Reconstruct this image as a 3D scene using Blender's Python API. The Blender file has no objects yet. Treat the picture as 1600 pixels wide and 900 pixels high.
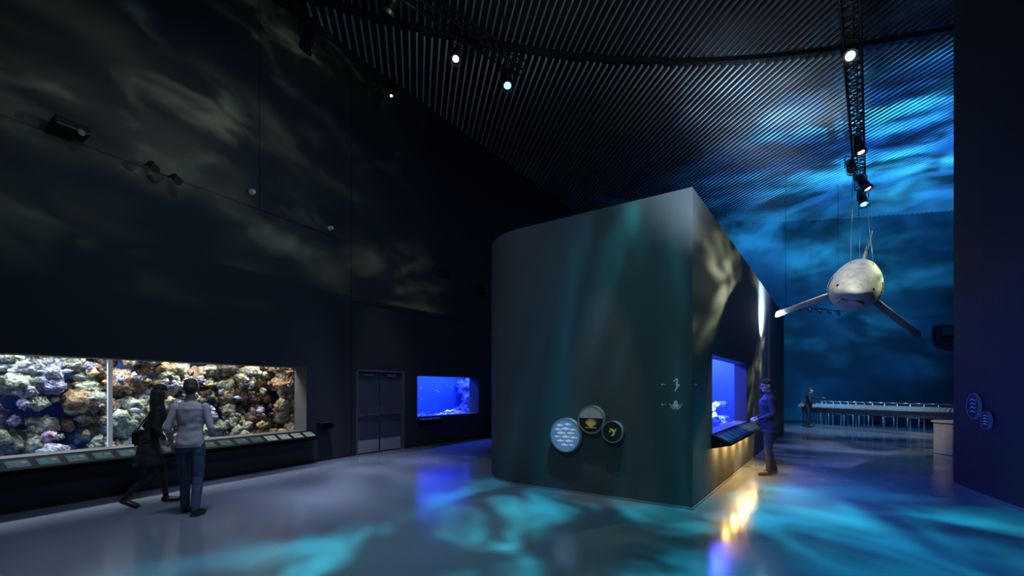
import bpy, bmesh, math, random
import numpy as np
from mathutils import Vector, Matrix, noise
random.seed(7)
sc = bpy.context.scene
sc.view_settings.view_transform = 'Standard'
COL = bpy.context.collection
V = Vector

# ------------------------------------------------------------ materials
def mat(name, color, rough=0.6, metal=0.0, emit=None, es=0.0, var=0.12, nscale=6.0, bump=0.0, bscale=40.0, spec=0.5):
    m = bpy.data.materials.new(name); m.use_nodes = True
    nt = m.node_tree; b = nt.nodes['Principled BSDF']
    b.inputs['Roughness'].default_value = rough
    b.inputs['Metallic'].default_value = metal
    b.inputs['Specular IOR Level'].default_value = spec
    tc = nt.nodes.new('ShaderNodeTexCoord')
    n = nt.nodes.new('ShaderNodeTexNoise'); n.inputs['Scale'].default_value = nscale; n.inputs['Detail'].default_value = 4
    nt.links.new(tc.outputs['Object'], n.inputs['Vector'])
    mx = nt.nodes.new('ShaderNodeMix'); mx.data_type = 'RGBA'
    c = list(color)[:3]
    mx.inputs[6].default_value = [x*(1-var) for x in c]+[1]
    mx.inputs[7].default_value = [min(1, x*(1+var)) for x in c]+[1]
    nt.links.new(n.outputs['Fac'], mx.inputs[0])
    nt.links.new(mx.outputs[2], b.inputs['Base Color'])
    if emit:
        b.inputs['Emission Color'].default_value = list(emit)+[1]
        b.inputs['Emission Strength'].default_value = es
    if bump > 0:
        n2 = nt.nodes.new('ShaderNodeTexNoise'); n2.inputs['Scale'].default_value = bscale; n2.inputs['Detail'].default_value = 3
        nt.links.new(tc.outputs['Object'], n2.inputs['Vector'])
        bp = nt.nodes.new('ShaderNodeBump'); bp.inputs['Strength'].default_value = bump; bp.inputs['Distance'].default_value = 0.02
        nt.links.new(n2.outputs['Fac'], bp.inputs['Height']); nt.links.new(bp.outputs['Normal'], b.inputs['Normal'])
    return m

M_wall = mat('paint_dark_blue_grey', (.033,.039,.047), .75, var=.08, nscale=1.2, bump=.05, bscale=25, spec=.25)
M_block = mat('paint_slate', (.062,.073,.084), .7, var=.06, nscale=1.5, bump=.04, bscale=25, spec=.3)
M_back = mat('paint_back_blue', (.10,.13,.16), .8, var=.1, nscale=1.0)
M_rwall = mat('paint_right', (.045,.05,.075), .7, var=.05, nscale=1.0, spec=.3)
M_seam = mat('seam_dark', (.010,.012,.015), .8)
M_ceil = mat('ceiling_black', (.008,.009,.011), .9)
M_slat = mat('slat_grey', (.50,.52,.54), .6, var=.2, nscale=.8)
M_slat_unlit = mat('slat_unlit_tone', (.16,.17,.18), .7, var=.2, nscale=.8)  # darker copy of the slat grey, standing for where the ceiling light stops
M_black = mat('black_metal', (.012,.012,.014), .45, metal=.3)
M_truss = mat('truss_black', (.018,.02,.024), .5, metal=.4)
M_lens = mat('lamp_lens', (.8,.9,1), .3, emit=(.85,.95,1), es=5)
M_lensb = mat('lamp_lens_blue', (.4,.6,1), .3, emit=(.25,.5,1), es=2.5)
M_door = mat('door_paint', (.075,.083,.115), .45, var=.05)
M_frame = mat('door_frame_metal', (.15,.16,.20), .4, metal=.2)
M_steel = mat('brushed_steel', (.46,.46,.50), .35, metal=.8, var=.15, nscale=15)
M_kick = mat('kick_plate_steel', (.46,.46,.50), .4, metal=.25, var=.15, nscale=15)
M_base = mat('baseboard_grey', (.20,.22,.25), .5)
M_white = mat('white_plastic', (.55,.57,.58), .5)
M_reveal = mat('tank_reveal', (.055,.053,.056), .6)
M_shelf = mat('info_shelf_black', (.004,.005,.006), .7, spec=.04)
M_card = mat('info_card', (.010,.032,.036), .7, emit=(.02,.12,.14), es=.12, var=.5, nscale=12, spec=.08)
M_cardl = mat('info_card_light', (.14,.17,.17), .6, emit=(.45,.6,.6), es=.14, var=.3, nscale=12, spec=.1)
M_print = mat('print_pale', (.30,.38,.40), .6, emit=(.6,.75,.75), es=.08, spec=.1)
M_prd = mat('print_dim', (.05,.09,.10), .7, spec=.1)
M_gold = mat('print_gold', (.6,.45,.12), .5, emit=(.7,.5,.12), es=.10)
M_goldd = mat('print_gold_dim', (.10,.08,.03), .7, spec=.1)
M_lime = mat('print_lime', (.45,.5,.1), .5, emit=(.5,.55,.1), es=.15)
M_discb = mat('disc_blue', (.16,.28,.55), .5, emit=(.20,.34,.65), es=.20, var=.3, nscale=4)
M_discd = mat('disc_dark', (.02,.022,.024), .4)
M_discn = mat('disc_navy', (.006,.012,.05), .7, emit=(.02,.05,.30), es=.08, spec=.1)
M_disce = mat('disc_navy_rim', (.03,.05,.15), .6, emit=(.03,.08,.40), es=.2, spec=.1)
M_rim = mat('disc_rim', (.36,.33,.29), .4, metal=.2)
M_wood = mat('pale_wood', (.42,.36,.30), .5, var=.25, nscale=9)
M_glow = mat('led_strip', (1,.7,.3), .5, emit=(1,.58,.15), es=5)
M_silic = mat('joint_pale', (.7,.72,.75), .4, emit=(.7,.75,.8), es=.15)
M_tankblue = mat('tank_liner_blue', (.07,.18,.60), .7, var=.3, nscale=1.2)

def glass_mat(name, tint=(1,1,1), fac=.06):
    m = bpy.data.materials.new(name); m.use_nodes = True; nt = m.node_tree; nt.nodes.clear()
    o = nt.nodes.new('ShaderNodeOutputMaterial'); mx = nt.nodes.new('ShaderNodeMixShader')
    t = nt.nodes.new('ShaderNodeBsdfTransparent'); g = nt.nodes.new('ShaderNodeBsdfGlossy')
    t.inputs[0].default_value = (*tint,1); g.inputs['Roughness'].default_value = .03
    mx.inputs[0].default_value = fac
    nt.links.new(t.outputs[0], mx.inputs[1]); nt.links.new(g.outputs[0], mx.inputs[2]); nt.links.new(mx.outputs[0], o.inputs[0])
    return m
M_glass = glass_mat('acrylic_pane', (.95,.98,1), .03)
M_glassr = glass_mat('balustrade_glass', (.6,.8,.85), .12)

def floor_mat():
    m = mat('polished_concrete', (.19,.215,.26), .3, var=.16, nscale=.7)
    nt = m.node_tree; b = nt.nodes['Principled BSDF']
    tc = nt.nodes.new('ShaderNodeTexCoord')
    n = nt.nodes.new('ShaderNodeTexNoise'); n.inputs['Scale'].default_value = 1.1; n.inputs['Detail'].default_value = 4; n.inputs['Roughness'].default_value=.5
    nt.links.new(tc.outputs['Object'], n.inputs['Vector'])
    mr = nt.nodes.new('ShaderNodeMapRange'); mr.inputs[1].default_value=.3; mr.inputs[2].default_value=.7; mr.inputs[3].default_value=.13; mr.inputs[4].default_value=.24
    nt.links.new(n.outputs['Fac'], mr.inputs[0]); nt.links.new(mr.outputs[0], b.inputs['Roughness'])
    bp = nt.nodes.new('ShaderNodeBump'); bp.inputs['Strength'].default_value=.04; bp.inputs['Distance'].default_value=.02
    nt.links.new(n.outputs['Fac'], bp.inputs['Height']); nt.links.new(bp.outputs['Normal'], b.inputs['Normal'])
    return m
M_floor = floor_mat()

# ------------------------------------------------------------ mesh helpers
def link(o, parent=None):
    COL.objects.link(o)
    if parent: o.parent = parent
    return o
def obj_from_bm(name, bm, mats, parent=None, smooth=False, M=None):
    me = bpy.data.meshes.new(name); bm.normal_update(); bm.to_mesh(me); bm.free()
    for m in (mats if isinstance(mats,(list,tuple)) else [mats]): me.materials.append(m)
    if smooth:
        for p in me.polygons: p.use_smooth = True
    o = bpy.data.objects.new(name, me)
    if M is not None: o.matrix_world = M
    return link(o, parent)
def empty(name, loc=(0,0,0), M=None):
    e = bpy.data.objects.new(name, None); e.empty_display_size=.1
    if M is not None: e.matrix_world = M
    else: e.location = loc
    COL.objects.link(e); return e
def add_box(bm, c, s, R=None, mi=0):
    vs=[]
    for dx in (-.5,.5):
        for dy in (-.5,.5):
            for dz in (-.5,.5):
                p = V((dx*s[0],dy*s[1],dz*s[2]))
                if R is not None: p = R@p
                vs.append(bm.verts.new(p+V(c)))
    for f in ((0,1,3,2),(4,6,7,5),(0,4,5,1),(2,3,7,6),(0,2,6,4),(1,5,7,3)):
        fa = bm.faces.new([vs[i] for i in f]); fa.material_index = mi
def add_cyl(bm, p0, p1, r0, r1=None, n=12, mi=0, cap=True):
    if r1 is None: r1=r0
    p0=V(p0); p1=V(p1); d=(p1-p0).normalized()
    a = d.orthogonal().normalized(); b = d.cross(a)
    A=[];B=[]
    for i in range(n):
        t=2*math.pi*i/n; w=a*math.cos(t)+b*math.sin(t)
        A.append(bm.verts.new(p0+w*r0)); B.append(bm.verts.new(p1+w*r1))
    for i in range(n):
        j=(i+1)%n; f=bm.faces.new((A[i],A[j],B[j],B[i])); f.material_index=mi; f.smooth=True
    if cap:
        f=bm.faces.new(A[::-1]); f.material_index=mi
        f=bm.faces.new(B); f.material_index=mi
def box(name,c,s,m,parent=None,R=None,bevel=0):
    bm=bmesh.new(); add_box(bm,(0,0,0),s,R)
    o=obj_from_bm(name,bm,m,parent); o.location=c
    if bevel:
        md=o.modifiers.new('b','BEVEL'); md.width=bevel; md.segments=2
    return o
def frame(c, R):
    R=V((R[0],R[1],0)).normalized(); N=V((R.y,-R.x,0)); Z=V((0,0,1))
    M=Matrix(((R.x,Z.x,N.x,c[0]),(R.y,Z.y,N.y,c[1]),(R.z,Z.z,N.z,c[2]),(0,0,0,1)))
    return M

def wall_seg(bm, p0, p1, H, th, openings=(), z0=0.0):
    p0=V((p0[0],p0[1],0)); p1=V((p1[0],p1[1],0)); L=(p1-p0).length; u=(p1-p0)/L; n=V((-u.y,u.x,0))
    def piece(t0,t1,za,zb):
        if t1-t0<1e-4 or zb-za<1e-4: return
        c=[]
        for (t,d,z) in ((t0,0,za),(t1,0,za),(t1,th,za),(t0,th,za),(t0,0,zb),(t1,0,zb),(t1,th,zb),(t0,th,zb)):
            c.append(bm.verts.new(p0+u*t+n*d+V((0,0,z))))
        for f in ((0,3,2,1),(4,5,6,7),(0,1,5,4),(1,2,6,5),(2,3,7,6),(3,0,4,7)):
            bm.faces.new([c[i] for i in f])
    t=0
    for (a,b,za,zb) in sorted(openings):
        piece(t,a,z0,H); piece(a,b,z0,za); piece(a,b,zb,H); t=b
    piece(t,L,z0,H)

# ------------------------------------------------------------ room
HW=11.0
PL=[(-9.8,-4),(-9.0,.5),(-7.95,3.28),(-3.85,11.28),(-.93,15.64),(2.6,21.0)]
PB=[(2.6,21.0),(4.2,22.5),(6.6,23.3),(10.5,23.0),(15.5,22.4),(20.3,21.3),(24,19)]
PR=[(24,19),(24,8.7),(8.7,8.62),(8.2,8.45),(7.85,8.2),(7.5,7.87),(7.3,7.45),(7.1,7.0),(6.92,6.56),(6.75,6.11),(6.6,5.7),(6.45,5.2),(6.15,4),(5.9,1),(5.9,-4)]
POLY=PL+PB[1:]+PR[1:]
bm=bmesh.new()
TANK=(.6,7.65,.70,2.10)
DOOR=(.06,1.62,0,2.10)
STK=(2.13,4.93,.83,2.0)
for i in range(len(PL)-1):
    op=()
    if i==2: op=(TANK,)
    if i==3: op=(DOOR,STK)
    wall_seg(bm,PL[i],PL[i+1],HW,.4,op)
obj_from_bm('wall_left',bm,M_wall)
bm=bmesh.new()
for i in range(len(PB)-1): wall_seg(bm,PB[i],PB[i+1],HW,.3)
obj_from_bm('wall_back',bm,M_back)
bm=bmesh.new()
for i in range(len(PR)-1): wall_seg(bm,PR[i],PR[i+1],HW,.15)
obj_from_bm('wall_right',bm,M_rwall)
bm=bmesh.new(); wall_seg(bm,PR[-1],PL[0],HW,.3); obj_from_bm('wall_rear',bm,M_wall)
box('floor',(7,9,-.1),(38,32,.2),M_floor)
box('ceiling',(7,9,HW+.1),(38,32,.2),M_ceil)

def inside(x,y):
    c=False; n=len(POLY); j=n-1
    for i in range(n):
        xi,yi=POLY[i]; xj,yj=POLY[j]
        if (yi>y)!=(yj>y) and x<(xj-xi)*(y-yi)/(yj-yi)+xi: c=not c
        j=i
    return c
vd=V((-.203,.979)); vd.normalize(); wd=V((vd.y,-vd.x))
def yarc(x): return 11.75-.028*(x-4)**2
bmF=bmesh.new(); bmN=bmesh.new()
Rz=Matrix.Rotation(math.atan2(vd.y,vd.x),3,'Z')
c=-11.0
while c<29:
    def run(test,bm,z,h,w):
        s=-9; st=None
        while s<30:
            p=wd*c+vd*s
            ok=inside(p.x,p.y) and test(p)
            if ok and st is None: st=s
            if (not ok) and st is not None:
                if s-st>.3:
                    m=wd*c+vd*((s+st)/2); add_box(bm,(m.x,m.y,z),(s-st,w,h),Rz)
                st=None
            s+=.08
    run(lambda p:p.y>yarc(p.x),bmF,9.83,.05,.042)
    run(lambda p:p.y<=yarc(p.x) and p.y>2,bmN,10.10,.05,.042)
    c+=.175
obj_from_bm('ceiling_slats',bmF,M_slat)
obj_from_bm('ceiling_slats_unlit',bmN,M_slat_unlit)
bm=bmesh.new()
pts=[(x,yarc(x)) for x in np.linspace(-3.9,10.6,60)]
for a,b in zip(pts[:-1],pts[1:]):
    q=[bm.verts.new((a[0],a[1],9.90)),bm.verts.new((b[0],b[1],9.90)),bm.verts.new((b[0],b[1],10.02)),bm.verts.new((a[0],a[1],10.02))]
    bm.faces.new(q)
obj_from_bm('trim_slat_edge',bm,M_seam)

def baseboard(name,pts,h,th,m,skip=()):
    bm=bmesh.new()
    for i in range(len(pts)-1):
        p0=V((*pts[i],0));p1=V((*pts[i+1],0)); L=(p1-p0).length;u=(p1-p0)/L;n=V((u.y,-u.x,0))
        iv=[(0,L)]
        if i in skip:
            a,b=skip[i]; iv=[(0,a),(b,L)]
        for a,b in iv:
            if b-a<.02: continue
            add_box(bm,p0+u*(a+b)/2+n*(th/2)+V((0,0,h/2+.001)),(b-a,th,h),Matrix.Rotation(math.atan2(u.y,u.x),3,'Z'))
    obj_from_bm(name,bm,m)
baseboard('baseboard_left',PL,.05,.015,M_seam,{3:(.0,1.68)})
baseboard('baseboard_right',PR[3:],.04,.015,M_base)
baseboard('baseboard_back',PB,.08,.015,M_seam)

LS=V((-7.95,3.28,0)); LU=V((.456,.890,0)).normalized(); LN=V((-LU.y,LU.x,0))
DS=V((-3.85,11.28,0)); DU=(V((-.93,15.64,0))-DS).normalized(); DN=V((-DU.y,DU.x,0))
def on_left(t,z,d=0): return LS+LU*t-LN*d+V((0,0,z))
def on_door(t,z,d=0): return DS+DU*t-DN*d+V((0,0,z))
bm=bmesh.new()
RL=Matrix.Rotation(math.atan2(LU.y,LU.x),3,'Z'); RD=Matrix.Rotation(math.atan2(DU.y,DU.x),3,'Z')
add_box(bm,on_left(4.4,5.15,.004),(9,.008,.025),RL)
for t in (2.0,6.55): add_box(bm,on_left(t,7.6,.004),(.016,.008,4.9),RL)
add_box(bm,on_left(8.9,4.9,.004),(.016,.008,9.8),RL)
add_box(bm,on_door(2.6,3.75,.004),(5.2,.008,.025),RD)
obj_from_bm('trim_1',bm,M_seam)

# ------------------------------------------------------------ tanks
def inner_box(name,O,u,n,t0,t1,z0,z1,d0,d1,m,parent):
    bm=bmesh.new()
    def P(t,d,z): return bm.verts.new(O+u*t+n*d+V((0,0,z)))
    a=[P(t0,d0,z0),P(t1,d0,z0),P(t1,d1,z0),P(t0,d1,z0),P(t0,d0,z1),P(t1,d0,z1),P(t1,d1,z1),P(t0,d1,z1)]
    for f in ((0,1,2,3),(4,7,6,5),(1,5,6,2),(2,6,7,3),(3,7,4,0)):
        bm.faces.new([a[i] for i in f])
    return obj_from_bm(name,bm,m,parent)

def coral_mat(name):
    m=bpy.data.materials.new(name); m.use_nodes=True; nt=m.node_tree; b=nt.nodes['Principled BSDF']
    b.inputs['Roughness'].default_value=.9; b.inputs['Specular IOR Level'].default_value=.2
    at=nt.nodes.new('ShaderNodeAttribute'); at.attribute_name='Col'
    tc=nt.nodes.new('ShaderNodeTexCoord')
    n=nt.nodes.new('ShaderNodeTexNoise'); n.inputs['Scale'].default_value=13; n.inputs['Detail'].default_value=7; n.inputs['Roughness'].default_value=.65
    nt.links.new(tc.outputs['Object'],n.inputs['Vector'])
    mr=nt.nodes.new('ShaderNodeMapRange'); mr.inputs[1].default_value=.35; mr.inputs[2].default_value=.68; mr.inputs[3].default_value=.3; mr.inputs[4].default_value=1.5
    nt.links.new(n.outputs['Fac'],mr.inputs[0])
    mx=nt.nodes.new('ShaderNodeMix'); mx.data_type='RGBA'; mx.blend_type='MULTIPLY'; mx.inputs[0].default_value=1
    nt.links.new(at.outputs['Color'],mx.inputs[6]); nt.links.new(mr.outputs[0],mx.inputs[7])
    nt.links.new(mx.outputs[2],b.inputs['Base Color'])
    v=nt.nodes.new('ShaderNodeTexVoronoi'); v.inputs['Scale'].default_value=24
    nt.links.new(tc.outputs['Object'],v.inputs['Vector'])
    ad=nt.nodes.new('ShaderNodeMath'); ad.operation='ADD'; nt.links.new(v.outputs['Distance'],ad.inputs[0]); nt.links.new(n.outputs['Fac'],ad.inputs[1])
    bp=nt.nodes.new('ShaderNodeBump'); bp.inputs['Strength'].default_value=.8; bp.inputs['Distance'].default_value=.04
    nt.links.new(ad.outputs[0],bp.inputs['Height']); nt.links.new(bp.outputs['Normal'],b.inputs['Normal'])
    return m
M_coral=coral_mat('live_rock')

ICO=bmesh.new(); bmesh.ops.create_icosphere(ICO,subdivisions=3,radius=1)
ICO_V=[v.co.copy() for v in ICO.verts]; ICO_F=[[v.index for v in f.verts] for f in ICO.faces]; ICO.free()
def rocks(name,items,parent,material=None):
    verts=[];faces=[];cols=[]
    for (c,r,sx,col) in items:
        off=V((random.random()*50,random.random()*50,random.random()*50)); b=len(verts)
        sc3=V((1+random.uniform(-.25,.25),1+random.uniform(-.25,.25),sx))
        for v in ICO_V:
            k=1+.42*noise.noise(v*1.6+off)+.30*noise.noise(v*3.6+off)+.18*noise.noise(v*8+off)
            p=V((v.x*sc3.x,v.y*sc3.y,v.z*sc3.z))*r*k
            verts.append(c+p)
        faces+= [[b+i for i in f] for f in ICO_F]
        cols+=[(*col,1)]*len(ICO_V)
    me=bpy.data.meshes.new(name); me.from_pydata([tuple(v) for v in verts],[],faces)
    ca=me.color_attributes.new('Col','FLOAT_COLOR','POINT')
    ca.data.foreach_set('color',[x for c in cols for x in c])
    for p in me.polygons:p.use_smooth=True
    me.materials.append(material or M_coral)
    return link(bpy.data.objects.new(name,me),parent)

T1=empty('reef_aquarium')
inner_box('tank_liner',LS,LU,LN,.1,8.5,.35,2.9,.401,2.1,M_tankblue,T1)
items=[]
pal_lav=[(.38,.39,.46),(.32,.33,.39),(.46,.46,.43),(.28,.27,.40),(.40,.42,.31)]
pal_och=[(.42,.27,.14),(.35,.23,.15),(.43,.34,.21),(.26,.19,.14)]
pal_grn=[(.38,.40,.27),(.33,.36,.26),(.44,.44,.33),(.25,.27,.21)]
for i in range(950):
    t=random.uniform(.3,8.3); z=random.uniform(.4,2.75)
    if 3.98<t<4.12 and z>.7: continue
    f=(t-3)/4.65
    d=1.15+.30*noise.noise(V((t*1.3,z*1.3,3)))-.25*random.random()
    if t>7.6: d=random.uniform(.6,1.5)
    if z<.85: d=random.uniform(.65,1.3)
    hi=z>1.35
    if f<.22: pal=pal_lav+pal_grn
    elif f<.36: pal=(pal_och+pal_och+pal_grn) if z>1.0 else pal_lav+pal_grn
    elif f<.62: pal=(pal_och+pal_och+pal_grn) if z>1.7 else pal_grn+pal_lav
    else: pal=(pal_och+pal_grn) if hi else (pal_grn+pal_lav+pal_och)
    if f>.9: pal=pal_och
    r=random.choice((random.uniform(.06,.12),random.uniform(.10,.21)))
    items.append((on_left(t,z,-d-.2),r,random.uniform(.6,1.1),random.choice(pal)))
for i in range(200):
    t=random.uniform(.5,8); z=random.uniform(.75,2.0)
    if 3.9<t<4.2: continue
    items.append((on_left(t,z,-random.uniform(.95,1.2)),random.uniform(.03,.07),1.2,random.choice(pal_lav+pal_och+[(.6,.56,.5),(.45,.28,.4)])))
rocks('live_rock_reef',items,T1)
bm=bmesh.new()
add_box(bm,LS+LU*4.12+LN*.39+V((0,0,1.4)),(7.04,.02,1.39),RL)
obj_from_bm('acrylic_pane',bm,M_glass,T1)
bm=bmesh.new()
add_box(bm,LS+LU*4.30+LN*.36+V((0,0,1.4)),(.06,.03,1.40),RL)
obj_from_bm('pane_joint',bm,M_silic,T1)
bm=bmesh.new()
add_box(bm,LS+LU*7.640+LN*.19+V((0,0,1.4)),(.018,.378,1.39),RL)
add_box(bm,LS+LU*4.12+LN*.19+V((0,0,2.09)),(7.02,.378,.018),RL)
add_box(bm,LS+LU*4.12+LN*.19+V((0,0,.71)),(7.02,.378,.018),RL)
obj_from_bm('reveal_lining',bm,M_reveal,T1)

def fish_bm(bm,c,L,dirv,mi=0,flat=.35):
    d=V(dirv).normalized(); up=V((0,0,1)); s=d.cross(up).normalized()
    n=8; prof=[(-.5,.02),(-.3,.13),(0,.2),(.25,.16),(.42,.06),(.5,.02)]
    rings=[]
    for (a,r) in prof[::-1]:
        ring=[]
        for i in range(n):
            th=2*math.pi*i/n
            ring.append(bm.verts.new(V(c)+d*(a*L)+up*(math.sin(th)*r*L)+s*(math.cos(th)*r*L*flat)))
        rings.append(ring)
    for A,B in zip(rings[:-1],rings[1:]):
        for i in range(n):
            f=bm.faces.new((A[i],A[(i+1)%n],B[(i+1)%n],B[i]));f.material_index=mi;f.smooth=True
    bm.faces.new(rings[0]).material_index=mi; bm.faces.new(rings[-1][::-1]).material_index=mi
    e=V(c)-d*(.46*L)
    t=[bm.verts.new(e),bm.verts.new(e-d*.22*L+up*.16*L),bm.verts.new(e-d*.14*L),bm.verts.new(e-d*.22*L-up*.16*L)]
    bm.faces.new((t[0],t[1],t[2])).material_index=mi; bm.faces.new((t[0],t[2],t[3])).material_index=mi
    w=[bm.verts.new(V(c)+d*.2*L+up*.16*L),bm.verts.new(V(c)-d*.1*L+up*.3*L),bm.verts.new(V(c)-d*.25*L+up*.12*L)]
    bm.faces.new(w).material_index=mi
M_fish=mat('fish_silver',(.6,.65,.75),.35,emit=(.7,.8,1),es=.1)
M_fishy=mat('fish_orange',(.85,.4,.06),.4)
bm=bmesh.new()
for i in range(16):
    t=random.uniform(1.5,7.4); fish_bm(bm,on_left(t,random.uniform(.9,1.95),-.62-.2*random.random()),random.uniform(.09,.17),LU*random.choice((1,-1))+V((.2*random.random(),0,.1)),mi=random.choice((0,0,1)))
obj_from_bm('reef_fish',bm,[M_fish,M_fishy],T1)

def area(name,loc,target,power,color,sx,sy=None,spread=180):
    l=bpy.data.lights.new(name,'AREA'); l.energy=power; l.color=color; l.shape='RECTANGLE'; l.size=sx; l.size_y=sy or sx; l.spread=math.radians(spread)
    o=bpy.data.objects.new(name,l); o.location=loc
    o.rotation_euler=(V(target)-V(loc)).to_track_quat('-Z','Y').to_euler(); COL.objects.link(o); return o
for t,p,cc in ((1.2,62,(.78,.87,1)),(2.4,66,(.78,.87,1)),(3.5,68,(.80,.90,1)),(4.6,66,(.86,.93,1)),(5.7,60,(1,.96,.90)),(6.7,50,(1,.92,.82)),(7.6,34,(1,.84,.66))):
    q=on_left(t,2.82,-.80); o=area('tank_lamp',q,q+V((LN.x*.2,LN.y*.2,-1)),p,cc,.45,.45)

def rail(name,O,u,n,t0,t1,zt,zb,out,cards,light_from=None,parent=None):
    e=empty(name) if parent is None else parent
    bm=bmesh.new()
    def P(t,d,z): return O+u*t-n*d+V((0,0,z))
    prof=[(0.0,zt),(out,zb),(out,zb-.035),(0.0,zb-.10)]
    A=[bm.verts.new(P(t0,d,z)) for d,z in prof]; B=[bm.verts.new(P(t1,d,z)) for d,z in prof]
    for i in range(4):
        j=(i+1)%4; bm.faces.new((A[i],A[j],B[j],B[i]))
    bm.faces.new(A[::-1]); bm.faces.new(B)
    obj_from_bm('rail_body',bm,M_shelf,e)
    bm=bmesh.new(); w=(t1-t0)/cards
    def Q(t,a,off):
        nn=V((0,0,1))*out - n*(zt-zb); nn.normalize()
        return P(t,out*a,zt+(zb-zt)*a)+nn*off
    for k in range(cards):
        a=t0+w*k+w*.13; b=t0+w*(k+1)-w*.13; mi=0
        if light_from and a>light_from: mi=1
        vs=[bm.verts.new(Q(a,.2,.004)),bm.verts.new(Q(b,.2,.004)),bm.verts.new(Q(b,.82,.004)),bm.verts.new(Q(a,.82,.004))]
        bm.faces.new(vs[::-1]).material_index=mi
        for r in range(3):
            fa=.32+.16*r; x0=a+w*.08; x1=a+w*random.uniform(.28,.42)
            vs=[bm.verts.new(Q(x0,fa,.007)),bm.verts.new(Q(x1,fa,.007)),bm.verts.new(Q(x1,fa+.05,.007)),bm.verts.new(Q(x0,fa+.05,.007))]
            bm.faces.new(vs[::-1]).material_index=2 if mi==0 else 0
        x=(a+b)/2+w*.2
        vs=[bm.verts.new(Q(x+w*.11*math.cos(q),.42+.10*math.sin(q),.007)) for q in np.linspace(0,2*math.pi,9)[:-1]]
        bm.faces.new(vs).material_index=3
    obj_from_bm('info_cards',bm,[M_card,M_cardl,M_prd,M_goldd],e)
    return e
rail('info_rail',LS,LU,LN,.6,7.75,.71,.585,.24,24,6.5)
e=empty('wall_mounted_sign'); 
box('sign_box',on_left(8.05,.80,.10),(.34,.16,.13),M_shelf,e,RL,.01)
box('sign_face',on_left(8.05,.872,.10),(.28,.12,.006),M_card,e,RL)

# doors
D=empty('door_1')
bm=bmesh.new()
a,b=DOOR[0],DOOR[1]
add_box(bm,on_door(a+.02,1.05,-.1),(.04,.26,2.1),RD); add_box(bm,on_door(b-.02,1.05,-.1),(.04,.26,2.1),RD); add_box(bm,on_door((a+b)/2,2.08,-.1),(b-a,.26,.04),RD)
obj_from_bm('door_frame',bm,M_frame,D)
mid=(a+b)/2
bm=bmesh.new()
for c0,c1 in ((a+.045,mid-.012),(mid+.012,b-.045)):
    add_box(bm,on_door((c0+c1)/2,1.03,-.09),(c1-c0,.05,2.03),RD)
obj_from_bm('door_leaves',bm,M_door,D)
bm=bmesh.new(); bk=bmesh.new()
for c0,c1 in ((a+.045,mid-.006),(mid+.006,b-.045)):
    add_box(bk,on_door((c0+c1)/2,.18,-.062),(c1-c0-.04,.006,.31),RD)
    add_box(bm,on_door((c0+c1)/2,.98,-.01),(c1-c0-.1,.035,.035),RD)
    for q in (c0+.08,c1-.08): add_box(bm,on_door(q,.98,-.035),(.05,.06,.10),RD)
    add_box(bm,on_door((c0+c1)/2,1.98,-.03),(.28,.06,.06),RD)
for sg in (-1,1): add_box(bm,on_door(mid+sg*.05,1.08,-.05),(.035,.03,.2),RD)
obj_from_bm('door_hardware',bm,M_steel,D); obj_from_bm('kick_plates',bk,M_kick,D)
bm=bmesh.new(); add_box(bm,on_door(mid,1.05,-.5),(b-a+.3,.1,2.3),RD); obj_from_bm('door_backing',bm,M_black,D)

T2=empty('blue_aquarium')
inner_box('tank_liner',DS,DU,DN,1.9,6.2,.6,2.5,.401,1.7,M_tankblue,T2)
bm=bmesh.new(); add_box(bm,DS+DU*3.53+DN*.33+V((0,0,1.415)),(2.79,.02,1.16),RD); obj_from_bm('acrylic_pane',bm,M_glass,T2)
items=[]
for i in range(60):
    t=random.uniform(3.4,5.8); items.append((on_door(t,.64+random.random()*.10+max(0,(t-4.6))*.30*random.random(),-random.uniform(.8,1.5)),random.uniform(.05,.14),.8,(.35,.4,.7)))
for i in range(26):
    items.append((on_door(random.uniform(5.55,6.0),random.uniform(.8,2.1),-random.uniform(.7,1.5)),random.uniform(.08,.17),1,(.3,.35,.6)))
for i in range(8): items.append((on_door(random.uniform(4.2,4.6),.86+.05*random.random(),-random.uniform(.7,.9)),random.uniform(.03,.06),.6,(.95,.95,.9)))
rocks('coral_pile',items,T2)
bm=bmesh.new()
for i in range(7): fish_bm(bm,on_door(random.uniform(2.6,4.9),random.uniform(1.2,1.85),-random.uniform(.6,1.1)),.10,DU)
obj_from_bm('tank_fish',bm,M_fish,T2)
for k in range(5):
    q=on_door(2.4+.8*k,2.44,-1.0); area('tank_lamp_blue',q,q-V((0,0,1)),50,(.04,.10,1),.45,.45)
q=on_door(4.5,2.40,-.8); area('tank_lamp_white',q,q-V((0,0,1)),10,(.8,.9,1),.3,.2,60)
rail('info_rail',DS,DU,DN,2.13,3.0,.80,.74,.14,3)

# ------------------------------------------------------------ central pavilion
A=V((2.417,6.206,0)); d1=V((-.8186,.5743,0)); d2=V((.5743,.8186,0)); BH=4.33; TW=4.05; r=1.3; BL=13.07
PV=empty('exhibit_pavilion')
STK2=(1.207,4.57,.93,2.17)
bm=bmesh.new()
wall_seg(bm,A.xy,(A+d2*BL).xy,BH,.25,(STK2,))
pts=[A+d1*.25,A+d1*(TW-r)]
cc=A+d1*(TW-r)+d2*r
NA=48
for i in range(1,NA+1):
    th=math.pi/2*i/NA; pts.append(cc-d2*r*math.cos(th)+d1*r*math.sin(th))
pts.append(A+d1*TW+d2*BL); pts.append(A+d2*BL+d1*.25)
lo=[bm.verts.new(p) for p in pts]; hi=[bm.verts.new(p+V((0,0,BH))) for p in pts]
for i in range(len(pts)-1):
    bm.faces.new((lo[i+1],lo[i],hi[i],hi[i+1]))
bm.faces.new(hi)
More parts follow.
